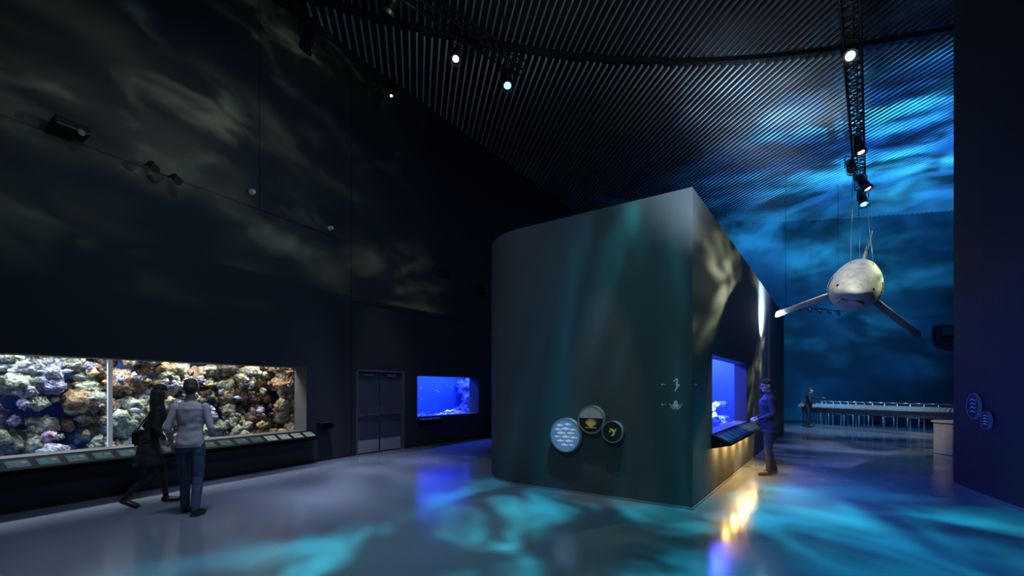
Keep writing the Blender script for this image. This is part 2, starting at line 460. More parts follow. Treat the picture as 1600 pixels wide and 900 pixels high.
obj_from_bm('pavilion_shell',bm,M_block,PV)
bm=bmesh.new()
pb=[A]+pts[1:]
for i in range(len(pb)-2):
    p0,p1=pb[i],pb[i+1]; u=(p1-p0).normalized(); n=V((-u.y,u.x,0))
    add_box(bm,(p0+p1)/2+n*.006+V((0,0,.016)),((p1-p0).length+.012,.012,.03),Matrix.Rotation(math.atan2(u.y,u.x),3,'Z'))
p0,p1=A,A+d2*BL
add_box(bm,(p0+p1)/2-d1*.006+V((0,0,.016)),(BL,.012,.03),Matrix.Rotation(math.atan2(d2.y,d2.x),3,'Z'))
obj_from_bm('base_trim',bm,M_base,PV)
T3=empty('cobalt_aquarium')
inner_box('tank_liner',A,d2,d1,.9,6.4,.7,2.7,.251,1.6,M_tankblue,T3)
RB=Matrix.Rotation(math.atan2(d2.y,d2.x),3,'Z')
bm=bmesh.new(); add_box(bm,A+d2*2.89+d1*.24+V((0,0,1.55)),(3.355,.015,1.235),RB); obj_from_bm('acrylic_pane',bm,M_glass,T3)
bm=bmesh.new()
add_box(bm,A+d2*4.56+d1*.115+V((0,0,1.55)),(.016,.226,1.235),RB)
add_box(bm,A+d2*2.89+d1*.115+V((0,0,2.162)),(3.34,.226,.014),RB)
obj_from_bm('reveal_lining',bm,M_reveal,T3)
items=[]
for i in range(110):
    items.append((A+d2*random.uniform(2.2,6.2)+d1*random.uniform(.6,1.5)+V((0,0,.75+.5*random.random())),random.uniform(.06,.15),.9,random.choice([(.6,.75,.9),(.8,.85,.9),(.4,.5,.8)])))
rocks('coral_pile',items,T3)
for k in range(6):
    q=A+d2*(1.4+.9*k)+d1*.95+V((0,0,2.62)); area('tank_lamp_blue',q,q-V((0,0,1)),72,(.09,.12,1),.5,.5)
q=A+d2*4.6+d1*.9+V((0,0,2.3)); area('tank_lamp_white',q,q-V((0,0,1))+d1*.1,80,(.55,.85,1),.6,.3,80)
R3=rail('sill_rail',A,d2,d1,1.15,4.75,.92,.80,.28,9)
bm=bmesh.new(); add_box(bm,A+d2*2.95-d1*.06+V((0,0,.765)),(3.4,.02,.015),RB); obj_from_bm('led_strip',bm,M_glow,R3)
for k in range(5):
    q=A+d2*(1.5+.75*k)-d1*.14+V((0,0,.70)); area('led_strip_lamp',q,q-V((0,0,1))+d1*.35,(5,9,12,11,8)[k],(1,.55,.14),.25,.06)

# disc signs on front face
Rv=-d1
def disc(name,c,R,rad,th,mface,mrim,parent):
    M=frame(c,R)
    bm=bmesh.new(); add_cyl(bm,(0,0,0.002),(0,0,th),rad,n=48)
    o=obj_from_bm(name+'_drum',bm,mrim,parent,M=M)
    bm=bmesh.new(); add_cyl(bm,(0,0,th),(0,0,th+.004),rad*.93,n=48); obj_from_bm(name+'_face',bm,mface,parent,M=M)
    bm=bmesh.new(); n=48
    for k in range(n):
        a0=2*math.pi*k/n;a1=2*math.pi*(k+1)/n
        q=[(rad*.93,a0),(rad,a0),(rad,a1),(rad*.93,a1)]
        bm.faces.new([bm.verts.new((x*math.cos(t),x*math.sin(t),th+.012)) for x,t in q])
        bm.faces.new([bm.verts.new((rad*.93*math.cos(t),rad*.93*math.sin(t),z)) for t,z in ((a0,th+.012),(a1,th+.012),(a1,th),(a0,th))])
        bm.faces.new([bm.verts.new((rad*math.cos(t),rad*math.sin(t),z)) for t,z in ((a0,th),(a1,th),(a1,th+.012),(a0,th+.012))])
    obj_from_bm(name+'_rim',bm,mrim,parent,M=M)
    return M
def flat_poly(bm,pts,z,mi=0):
    f=bm.faces.new([bm.verts.new((x,y,z)) for x,y in pts]); f.material_index=mi; return f
def ribbon(bm,pts,ws,z,mi=0):
    L=[];Rr=[]
    for i,p in enumerate(pts):
        a=V(pts[max(0,i-1)]);b=V(pts[min(len(pts)-1,i+1)]); t=(b-a).normalized(); n=V((-t.y,t.x))
        L.append(bm.verts.new((p[0]+n.x*ws[i]/2,p[1]+n.y*ws[i]/2,z))); Rr.append(bm.verts.new((p[0]-n.x*ws[i]/2,p[1]-n.y*ws[i]/2,z)))
    for i in range(len(pts)-1):
        bm.faces.new((L[i],Rr[i],Rr[i+1],L[i+1])).material_index=mi
S1=empty('round_sign_panels')
th=.10
def ff(t,z): return A+d1*t+V((0,0,z))
M1=disc('fish_sign',ff(1.872,.906),Rv,.265,th,M_discb,M_rim,S1)
bm=bmesh.new()
for (x,y,w,fl) in ((-.10,.15,.05,1),(.04,.17,.045,1),(-.13,.085,.05,1),(.0,.10,.06,1),(.13,.09,.045,1),(-.08,.03,.065,1),(.09,.035,.055,1),(-.15,-.03,.045,1),(.0,-.025,.06,1),(.14,-.03,.05,1),(-.09,-.09,.055,1),(.06,-.085,.06,1),(-.02,-.15,.05,1),(.10,-.145,.04,1)):
    flat_poly(bm,[(x+w*math.cos(a),y+w*.30*math.sin(a)) for a in np.linspace(0,2*math.pi,17)[:-1]],0)
    flat_poly(bm,[(x+w*.8,y),(x+w*1.45,y+w*.36),(x+w*1.25,y),(x+w*1.45,y-w*.36)],0)
    flat_poly(bm,[(x-w*.2,y+w*.25),(x+w*.35,y+w*.5),(x+w*.35,y+w*.2)],0)
obj_from_bm('fish_print',bm,mat('print_white',(.7,.78,.85),.5,emit=(.8,.85,.9),es=.25),S1,M=M1@Matrix.Translation((0,0,th+.006)))
M2=disc('coral_sign',ff(1.435,1.164),Rv,.210,th,M_discd,M_rim,S1)
bm=bmesh.new()
flat_poly(bm,[(.19*math.cos(a),.19*math.sin(a)) for a in np.linspace(.12,math.pi-.12,20)],0,1)
for k in range(11):
    a=math.pi*(.02+.96*k/10); ribbon(bm,[(0,-.12),(.05*math.cos(a),-.08+.04*math.sin(a)),(.09*math.cos(a),-.06+.075*math.sin(a))],[.010,.014,.010],.002)
ribbon(bm,[(-.09,-.12),(.09,-.12)],[.012,.012],.002)
obj_from_bm('coral_print',bm,[M_gold,mat('print_ivory',(.40,.39,.38),.5,emit=(.5,.5,.47),es=.04)],S1,M=M2@Matrix.Translation((0,0,th+.006)))
M3=disc('leaf_sign',ff(1.096,.997),Rv,.158,th,M_discd,M_rim,S1)
bm=bmesh.new()
ribbon(bm,[(-.04,.05),(0,.03),(.03,.0),(.02,-.04),(-.02,-.06)],[.01,.03,.035,.025,.008],0)
flat_poly(bm,[(.03,.03),(.07,.06),(.05,.01)],0); flat_poly(bm,[(-.02,.03),(-.06,.0),(-.03,-.01)],0)
obj_from_bm('leaf_print',bm,M_lime,S1,M=M3@Matrix.Translation((0,0,th+.006)))

W=empty('wayfinding_pictograms')
bm=bmesh.new()
ribbon(bm,[(-.035,.045),(-.012,.055),(.0,.075),(.018,.07),(.022,.045),(.012,.02),(.022,-.01),(.018,-.04),(.0,-.062),(-.014,-.08),(-.004,-.092),(.008,-.084)],[.008,.014,.024,.026,.02,.026,.032,.022,.014,.01,.009,.006],0)
flat_poly(bm,[(.03,.0),(.05,.012),(.05,-.018),(.034,-.02)],0)
obj_from_bm('seahorse_icon',bm,M_print,W,M=frame(ff(.218,1.68)-d2*.003,Rv))
bm=bmesh.new()
flat_poly(bm,[(.026*math.cos(a),.034+.030*math.sin(a)) for a in np.linspace(0,2*math.pi,17)[:-1]],0)
for k in range(8):
    s=-1 if k<4 else 1; j=(k%4)
    tipx=[.02,.045,.070,.085][j]; tipy=[-.062,-.055,-.030,.010][j]
    ribbon(bm,[(s*.006*(j+1),.016),(s*tipx*.55,tipy*.5-.010),(s*tipx*.9,tipy*.9-.006),(s*(tipx+.004),tipy+.012),(s*(tipx-.008),tipy+.016)],[.012,.010,.008,.006,.003],0.0005*(k+1))
obj_from_bm('octopus_icon',bm,M_print,W,M=frame(ff(.218,1.40)-d2*.003,Rv))
def arrow(name,M,s):
    bm=bmesh.new(); ribbon(bm,[(-s*.03,0),(s*.02,0)],[.007,.007],0); flat_poly(bm,[(s*.035,0),(s*.012,.018),(s*.012,-.018)],0.0003)
    obj_from_bm(name,bm,M_print,W,M=M)
arrow('arrow_icon',frame(ff(.383,1.685)-d2*.003,Rv),-1)
arrow('arrow_icon',frame(ff(.383,1.405)-d2*.003,Rv),-1)
arrow('arrow_icon',frame(A+d2*.14-d1*.003+V((0,0,1.685)),d2),2.0)

S2=empty('round_sign_panels')
M_pb=mat('print_blue',(.10,.18,.40),.6,emit=(.12,.25,.9),es=.25,spec=.1)
def navy(c,R,rad):
    M=disc('navy_sign',c,R,rad,.03,M_discn,M_disce,S2)
    bm=bmesh.new()
    for k in range(4):
        y=rad*(.45-.3*k); ribbon(bm,[(-rad*.5,y),(-rad*.1,y+rad*.10),(rad*.4,y),(rad*.55,y+rad*.1)],[.004,.018,.006,.012],0)
    obj_from_bm('navy_print',bm,M_pb,S2,M=M@Matrix.Translation((0,0,.037)))
rr=(V((7.5,7.87))-V((7.1,7.0))).normalized()
navy((7.140,7.135,1.355),(-rr.x,-rr.y),.20)
navy((6.99,6.80,1.16),(-rr.x,-rr.y),.135)

# ------------------------------------------------------------ balustrade
BAL=empty('pool_balustrade')
ctl=[(12.9,20.6),(13.15,19.4),(13.7,17.6),(14.5,15.2),(15.6,12.6)]
bp=[]
for i in range(len(ctl)-1):
    for k in range(6):
        f=k/6; bp.append((ctl[i][0]*(1-f)+ctl[i+1][0]*f,ctl[i][1]*(1-f)+ctl[i+1][1]*f))
bp.append(ctl[-1])
bmr=bmesh.new(); bmg=bmesh.new(); bms=bmesh.new(); bmp=bmesh.new()
for i in range(len(bp)-1):
    a=V((*bp[i],0)); b=V((*bp[i+1],0)); u=(b-a).normalized(); n=V((-u.y,u.x,0)); R=Matrix.Rotation(math.atan2(u.y,u.x),3,'Z'); L=(b-a).length
    add_cyl(bmr,a+V((0,0,1.10)),b+V((0,0,1.10)),.025,n=8)
    add_box(bmg,(a+b)/2+V((0,0,.55)),(L-.03,.012,.85),R)
    add_cyl(bmp,a,a+V((0,0,1.1)),.02,n=8)
    add_box(bms,(a+b)/2-n*.16+V((0,0,.92)),(L,.26,.03),R@Matrix.Rotation(math.radians(40),3,'X'))
    add_box(bms,(a+b)/2+V((0,0,.72)),(L,.03,.22),R)
    add_box(bms,(a+b)/2+V((0,0,.06)),(L,.10,.10),R)
    for q in range(3):
        RR=R@Matrix.Rotation(math.radians(40),3,'X'); c0=a+u*(L*(q+.5)/3)-n*.16+V((0,0,.92))+RR@V((0,0,.02)); add_box(bms,c0,(L/4,.18,.008),RR,1)
obj_from_bm('handrail',bmr,M_steel,BAL); obj_from_bm('glass_panels',bmg,M_glassr,BAL); obj_from_bm('posts',bmp,M_steel,BAL)
obj_from_bm('info_shelf',bms,[M_base,M_cardl],BAL)
bm=bmesh.new()
for k in range(9):
    f=.12+.76*k/8; q=bp[int(f*(len(bp)-1))]; x,y=q[0]+.8,q[1]+.5
    for s in (0,.35): add_cyl(bm,(x+s*.35,y-s,0),(x+s*.35,y-s,.55),.022,n=8)
    add_cyl(bm,(x,y,.55),(x+.1225,y-.35,.55),.022,n=8)
obj_from_bm('pool_hoop_barriers',bm,mat('pale_blue_tube',(.3,.5,.65),.4))
KI=empty('wooden_plinth')
box('plinth_body',(10.95,11.45,.40),(.62,.5,.78),M_wood,KI,bevel=.01)
box('plinth_top',(10.95,11.45,.81),(.70,.58,.05),M_wood,KI,bevel=.01)
box('plinth_foot',(10.95,11.45,.03),(.56,.44,.06),M_black,KI)

# ------------------------------------------------------------ rigging
def truss(name,p0,p1,s=.3,drops=()):
    p0=V(p0);p1=V(p1);u=(p1-p0).normalized();L=(p1-p0).length; w=V((-u.y,u.x,0)).normalized(); z=V((0,0,1))
    bm=bmesh.new(); co=[w*s/2+z*s/2,-w*s/2+z*s/2,-w*s/2-z*s/2,w*s/2-z*s/2]
    for c in co: add_cyl(bm,p0+c,p1+c,.022,n=8)
    n=int(L/s); st=L/n
    for i in range(n+1):
        q=p0+u*st*i
        for k in range(4): add_cyl(bm,q+co[k],q+co[(k+1)%4],.011,n=6)
        if i<n:
            for k in range(4):
                add_cyl(bm,q+co[k],q+u*st+co[(k+1)%4],.011,n=6)
    e=empty(name); obj_from_bm('lattice',bm,M_truss,e)
    bm=bmesh.new()
    for d in drops:
        q=p0+u*d; add_cyl(bm,q,(q.x,q.y,9.8),.012,n=6)
    obj_from_bm('hanging_cables',bm,M_black,e)
    return e
truss('lighting_truss',(4.3,6.0,8.0),(10.9,14.5,8.0),.26,(1,4,7,10))
truss('lighting_truss',(-3.2,7.0,8.75),(.2,10.3,8.75),.24,(.6,4.2))
def spotfix(loc,aim,lens=M_lens,s=1.0,top=None,name='stage_spotlight'):
    loc=V(loc); d=(V(aim)-loc).normalized(); e=empty(name)
    bm=bmesh.new()
    add_cyl(bm,loc-d*.24*s,loc+d*.10*s,.085*s,.10*s,n=20)
    add_cyl(bm,loc-d*.30*s,loc-d*.24*s,.05*s,.08*s,n=20)
    add_cyl(bm,loc+d*.10*s,loc+d*.16*s,.115*s,.115*s,n=20,cap=False)
    x=d.cross(V((0,0,1))).normalized()
    for sg in (-1,1): add_cyl(bm,loc+x*.12*s*sg,loc+x*.12*s*sg+V((0,0,.26*s)),.012*s,n=6)
    add_cyl(bm,loc-x*.12*s+V((0,0,.26*s)),loc+x*.12*s+V((0,0,.26*s)),.012*s,n=6)
    tz=top if top else loc.z+.45*s
    add_cyl(bm,loc+V((0,0,.26*s)),(loc.x,loc.y,tz),.018*s,n=6)
    obj_from_bm('housing',bm,M_black,e)
    bm=bmesh.new(); add_cyl(bm,loc+d*.105*s,loc+d*.12*s,.065*s,n=20); obj_from_bm('lens',bm,lens,e)
spotfix((6.15,8.42,7.7),(2,3,2),s=1.15,top=7.85)
spotfix((8.55,11.4,7.55),(9.0,9,0),s=1.1,top=7.85)
spotfix((9.9,13.0,7.35),(12,10,0),s=1.2,top=7.85)
spotfix((9.3,12.7,7.7),(7,8,1),M_black,s=1.2,top=7.85)
spotfix((10.3,13.6,7.15),(9.5,10,0),M_lensb,s=1.2,top=7.85)
spotfix((-1.08,8.95,8.05),(-1.2,5,1),s=.9,top=8.65)
spotfix((-.1,9.6,8.0),(.3,7,1),M_lensb,s=1.15,top=8.75)
spotfix((-2.1,8.05,8.3),(-4,9,5),M_black,s=1.0,top=8.65)
spotfix((-3.15,12.1,9.3),(-2.5,9,5),M_lens,s=.45,top=9.8,name='ceiling_camera')
def wallfix(name,t,z,s,m=M_black):
    e=empty(name); box('bracket',on_left(t,z,.06),(.06,.12,.08),M_black,e,RL)
    box('housing',on_left(t,z-.02,.20),(s[0],s[1],s[2]),m,e,RL@Matrix.Rotation(-.25,3,'X'),.02)
    return e
e=wallfix('wall_projector',3.62,5.24,(.38,.24,.13))
bm=bmesh.new(); q=on_left(3.70,5.19,.30); add_cyl(bm,q,q-LN*.05-V((0,0,.02)),.04,n=16); obj_from_bm('projector_lens',bm,M_frame,e)
def wall_spot(t,z):
    q=on_left(t,z,.22); e=empty('wall_spotlight')
    bm=bmesh.new(); dd=(V((0,4,0))-q).normalized(); add_cyl(bm,q-dd*.10,q+dd*.09,.05,.065,n=16); add_cyl(bm,on_left(t,z+.08,0.002),on_left(t,z+.08,.22),.015,n=8); add_cyl(bm,on_left(t,z+.08,.22),q,.015,n=8)
    obj_from_bm('housing',bm,M_black,e)
wall_spot(4.62,5.12); wall_spot(4.95,5.06)
def dome(t,z):
    e=empty('security_camera'); bm=bmesh.new(); q=on_left(t,z,.001)
    add_cyl(bm,q,on_left(t,z,.05),.055,n=16); bmesh.ops.create_uvsphere(bm,u_segments=16,v_segments=10,radius=.047,matrix=Matrix.Translation(on_left(t,z,.07)))
    obj_from_bm('dome',bm,M_white,e,smooth=True)
dome(6.37,5.42); dome(8.25,5.3)
e=empty('wall_speaker'); box('speaker_body',on_door(5.0,4.95,.14),(.22,.24,.3),M_black,e,RD,.02)
e=empty('air_vent'); box('vent_plate',on_door(3.1,5.1,.012),(.75,.02,.22),M_seam,e,RD)
bm=bmesh.new()
for k in range(5): add_box(bm,on_door(3.1,5.02+.04*k,.028),(.7,.015,.012),RD)
obj_from_bm('vent_slats',bm,M_wall,e)
e=empty('projector_cluster')
bm=bmesh.new(); add_box(bm,(19.3,20.6,4.25),(.8,.5,.4)); add_box(bm,(19.1,20.5,3.95),(.5,.45,.2)); add_cyl(bm,(19.1,20.3,4.2),(18.7,19.9,4.1),.18,n=16); add_cyl(bm,(19.3,20.6,4.3),(19.55,21.4,4.5),.06,n=10)
obj_from_bm('housing',bm,M_black,e)
e=empty('track_lights'); bm=bmesh.new()
add_cyl(bm,(10.1,17.3,4.75),(13.2,18.6,4.75),.02,n=8)
for k in range(6):
    f=.08+.17*k; x=10.1+3.1*f; y=17.3+1.3*f; add_cyl(bm,(x,y,4.72),(x+.05,y-.1,4.58),.045,n=10)
for f in (.05,.95): add_cyl(bm,(10.1+3.1*f,17.3+1.3*f,4.75),(10.1+3.1*f,17.3+1.3*f,9.8),.006,n=5)
obj_from_bm('track',bm,M_black,e)
# added housing and plate, out of view, cutting the left wall's water light off below
GP=V((3.6,3.2,6.2)); gd=V((-8.9,5.2,0)).normalized(); RG=Matrix.Rotation(math.atan2(gd.y,gd.x),3,'Z')
e=empty('unseen_water_light_flag'); bm=bmesh.new()
add_box(bm,GP-gd*.35,(.5,.34,.30),RG); add_box(bm,GP+gd*.45+V((0,0,-.37)),(.01,1.3,.5),RG)
add_box(bm,GP+V((0,0,-.5))+gd*.1,(.75,.05,.03),RG); add_box(bm,GP-gd*.35+V((0,0,-.3)),(.05,.05,.4),RG)
add_cyl(bm,GP-gd*.35+V((0,0,.15)),GP-gd*.35+V((0,0,3.8)),.02,n=8)
obj_from_bm('housing',bm,M_black,e)

# ------------------------------------------------------------ shark
def shark_mat():
    m=mat('shark_skin',(.45,.47,.46),.62,bump=.25,bscale=18,spec=.3)
    nt=m.node_tree;b=nt.nodes['Principled BSDF']
    tc=nt.nodes.new('ShaderNodeTexCoord'); sp=nt.nodes.new('ShaderNodeSeparateXYZ'); nt.links.new(tc.outputs['Object'],sp.inputs[0])
    n=nt.nodes.new('ShaderNodeTexNoise'); n.inputs['Scale'].default_value=4.5; n.inputs['Detail'].default_value=8; n.inputs['Roughness'].default_value=.7; nt.links.new(tc.outputs['Object'],n.inputs['Vector'])
    ad=nt.nodes.new('ShaderNodeMath'); ad.operation='MULTIPLY_ADD'; ad.inputs[1].default_value=3.0; nt.links.new(n.outputs['Fac'],ad.inputs[0]); nt.links.new(sp.outputs['Z'],ad.inputs[2])
    r=nt.nodes.new('ShaderNodeValToRGB'); r.color_ramp.elements[0].position=.42; r.color_ramp.elements[0].color=(.58,.58,.53,1); r.color_ramp.elements[1].position=.76; r.color_ramp.elements[1].color=(.26,.29,.28,1)
    sc_=nt.nodes.new('ShaderNodeMath'); sc_.operation='MULTIPLY'; sc_.inputs[1].default_value=.36; nt.links.new(ad.outputs[0],sc_.inputs[0])
    nt.links.new(sc_.outputs[0],r.inputs[0]); nt.links.new(r.outputs[0],b.inputs['Base Color'])
    return m
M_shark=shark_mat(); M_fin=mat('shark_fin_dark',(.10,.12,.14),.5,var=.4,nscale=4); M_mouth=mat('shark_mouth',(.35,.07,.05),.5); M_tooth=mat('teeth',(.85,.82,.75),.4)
yaw=math.radians(-36.9); SM=Matrix.Translation((6.66,9.02,3.52))@Matrix.Rotation(yaw,4,'Z')@Matrix.Rotation(math.radians(13),4,'X')@Matrix.Rotation(math.radians(15),4,'Y')
SH=empty('hanging_shark_model')
st=[(0,.04,.03,-.02),(.05,.12,.09,-.01),(.16,.20,.17,0),(.35,.29,.26,0),(.6,.38,.37,0),(.9,.45,.47,0),(1.25,.50,.55,0),(1.6,.52,.59,0),(2.0,.50,.57,.01),(2.5,.42,.48,.03),(3.0,.31,.36,.05),(3.5,.19,.23,.07),(3.95,.10,.13,.09),(4.3,.05,.08,.11),(4.5,.02,.06,.12)]
bm=bmesh.new(); rings=[]
N=40
for (y,rx,rz,zc) in st:
    ring=[]
    for i in range(N):
        a=2*math.pi*i/N; x=math.cos(a); z=math.sin(a)
        zz=z*rz*(0.88 if z<0 else 1.05); 
        ring.append(bm.verts.new((x*rx*(1-.14*max(0,z)),y,zc+zz)))
    rings.append(ring)
for a_,b_ in zip(rings[:-1],rings[1:]):
    for i in range(N): bm.faces.new((a_[i],b_[i],b_[(i+1)%N],a_[(i+1)%N]))
bm.faces.new(rings[0]); bm.faces.new(rings[-1][::-1])
o=obj_from_bm('body',bm,M_shark,SH,True,M=SM)
md=o.modifiers.new('s','SUBSURF'); md.levels=1; md.render_levels=1
def fin(name,secs,m):
    bm=bmesh.new(); R=[]
    for le,te,t in secs:
        le=V(le);te=V(te);t=V(t); ring=[]
        for k in range(10):
            a=2*math.pi*k/10; s=(1-math.cos(a))/2; h=math.sin(a)*(1-.5*s)
            ring.append(bm.verts.new(le.lerp(te,s)+t*h))
        R.append(ring)
    for a_,b_ in zip(R[:-1],R[1:]):
        for i in range(10): bm.faces.new((a_[i],a_[(i+1)%10],b_[(i+1)%10],b_[i]))
    bm.faces.new(R[0][::-1]); bm.faces.new(R[-1]); bmesh.ops.recalc_face_normals(bm,faces=bm.faces[:])
    o=obj_from_bm(name,bm,m,SH,True,M=SM); md=o.modifiers.new('s','SUBSURF'); md.levels=1; md.render_levels=1
for sx,nm in ((-1,'pectoral_fin_a'),(1,'pectoral_fin_b')):
    dr=V((sx*math.cos(math.radians(33)),0,-math.sin(math.radians(33)))); nrm=V((sx*math.sin(math.radians(33)),.25,math.cos(math.radians(33)))).normalized()
    secs=[]
    for s,le,te,t in ((0,1.0,1.65,.06),(.25,1.08,1.63,.05),(.55,1.25,1.65,.034),(.85,1.48,1.76,.022),(1.12,1.75,1.88,.012),(1.25,1.90,1.95,.004)):
        p=V((sx*.38,0,-.20))+dr*s
        secs.append((p+V((0,le,.08)),p+V((0,te,-.10)),nrm*t))
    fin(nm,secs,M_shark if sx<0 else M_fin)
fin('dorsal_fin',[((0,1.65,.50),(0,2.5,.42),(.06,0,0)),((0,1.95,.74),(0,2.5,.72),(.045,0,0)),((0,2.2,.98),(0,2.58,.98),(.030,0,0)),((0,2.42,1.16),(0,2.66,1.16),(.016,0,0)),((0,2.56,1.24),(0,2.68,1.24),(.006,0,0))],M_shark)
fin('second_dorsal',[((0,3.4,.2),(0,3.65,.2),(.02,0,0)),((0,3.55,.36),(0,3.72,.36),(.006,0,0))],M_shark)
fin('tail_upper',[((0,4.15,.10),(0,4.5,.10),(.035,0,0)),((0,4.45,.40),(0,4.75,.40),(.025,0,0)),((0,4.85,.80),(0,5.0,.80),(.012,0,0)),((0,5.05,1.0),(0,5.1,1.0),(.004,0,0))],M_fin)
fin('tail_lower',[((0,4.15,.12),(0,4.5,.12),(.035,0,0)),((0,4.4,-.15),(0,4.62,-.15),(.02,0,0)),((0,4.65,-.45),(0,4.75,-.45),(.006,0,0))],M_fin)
fin('anal_fin',[((0,3.2,-.18),(0,3.5,-.16),(.02,0,0)),((0,3.45,-.36),(0,3.6,-.36),(.005,0,0))],M_shark)
bm=bmesh.new()
arc=[]
for k in range(17):
    a=math.pi*(.06+.88*k/16); arc.append(V((.225*math.cos(a),.56-.30*math.sin(a),-.27+.095*math.sin(a))))
for a_,b_ in zip(arc[:-1],arc[1:]): add_cyl(bm,a_,b_,.024,n=8)
for k in range(1,16):
    add_cyl(bm,arc[k]+V((0,-.016,.012)),arc[k]+V((0,-.025,-.022)),.010,.001,n=5,mi=1)
obj_from_bm('mouth',bm,[M_mouth,M_tooth],SH,M=SM)
bm=bmesh.new()
for sx in (-1,1): bmesh.ops.create_uvsphere(bm,u_segments=12,v_segments=8,radius=.03,matrix=Matrix.Translation((sx*.295,.42,.06)))
for sx in (-1,1):
    for k in range(5):
        y=.98+.07*k
        for q in range(5):
            z0=-.16+.07*q; rx=.47*math.sqrt(max(0,1-(z0/.49)**2)); z1=z0+.07; rx1=.47*math.sqrt(max(0,1-(z1/.49)**2))
            add_cyl(bm,(sx*rx,y,z0),(sx*rx1,y,z1),.008,n=5)
obj_from_bm('eyes_and_gills',bm,M_black,SH,M=SM)
bm=bmesh.new()
for (y,dx) in ((1.2,-.2),(1.2,.2),(2.9,0)):
    p=SM@V((dx,y,.48 if y<2 else .36)); q=V((4.3,6.0,0)); u=V((6.6,8.5,0)).normalized(); tt=(p-q).dot(u); b=q+u*tt; add_cyl(bm,p,(b.x,b.y,7.84),.006,n=6)
obj_from_bm('suspension_wires',bm,M_steel,SH)

# ------------------------------------------------------------ people
def cap_mesh(bm,p0,p1,r0,r1,n=14):
    p0=V(p0);p1=V(p1); d=(p1-p0); L=d.length; d=d/L if L>1e-6 else V((0,0,1)); a=d.orthogonal().normalized(); b=d.cross(a)
    R=[]
    for c,r,rng in ((p0,r0,[(-math.pi/2)*(1-k/4) for k in range(1,5)]),(p1,r1,[math.pi/2*k/4 for k in range(0,4)])):
        for ph in rng:
            R.append([bm.verts.new(c+d*(r*math.sin(ph))+(a*math.cos(2*math.pi*i/n)+b*math.sin(2*math.pi*i/n))*r*math.cos(ph)) for i in range(n)])
    s=bm.verts.new(p0-d*r0); e=bm.verts.new(p1+d*r1)
    for A_,B_ in zip(R[:-1],R[1:]):
        for i in range(n): bm.faces.new((A_[i],A_[(i+1)%n],B_[(i+1)%n],B_[i]))
    for i in range(n):
        bm.faces.new((s,R[0][(i+1)%n],R[0][i])); bm.faces.new((e,R[-1][i],R[-1][(i+1)%n]))
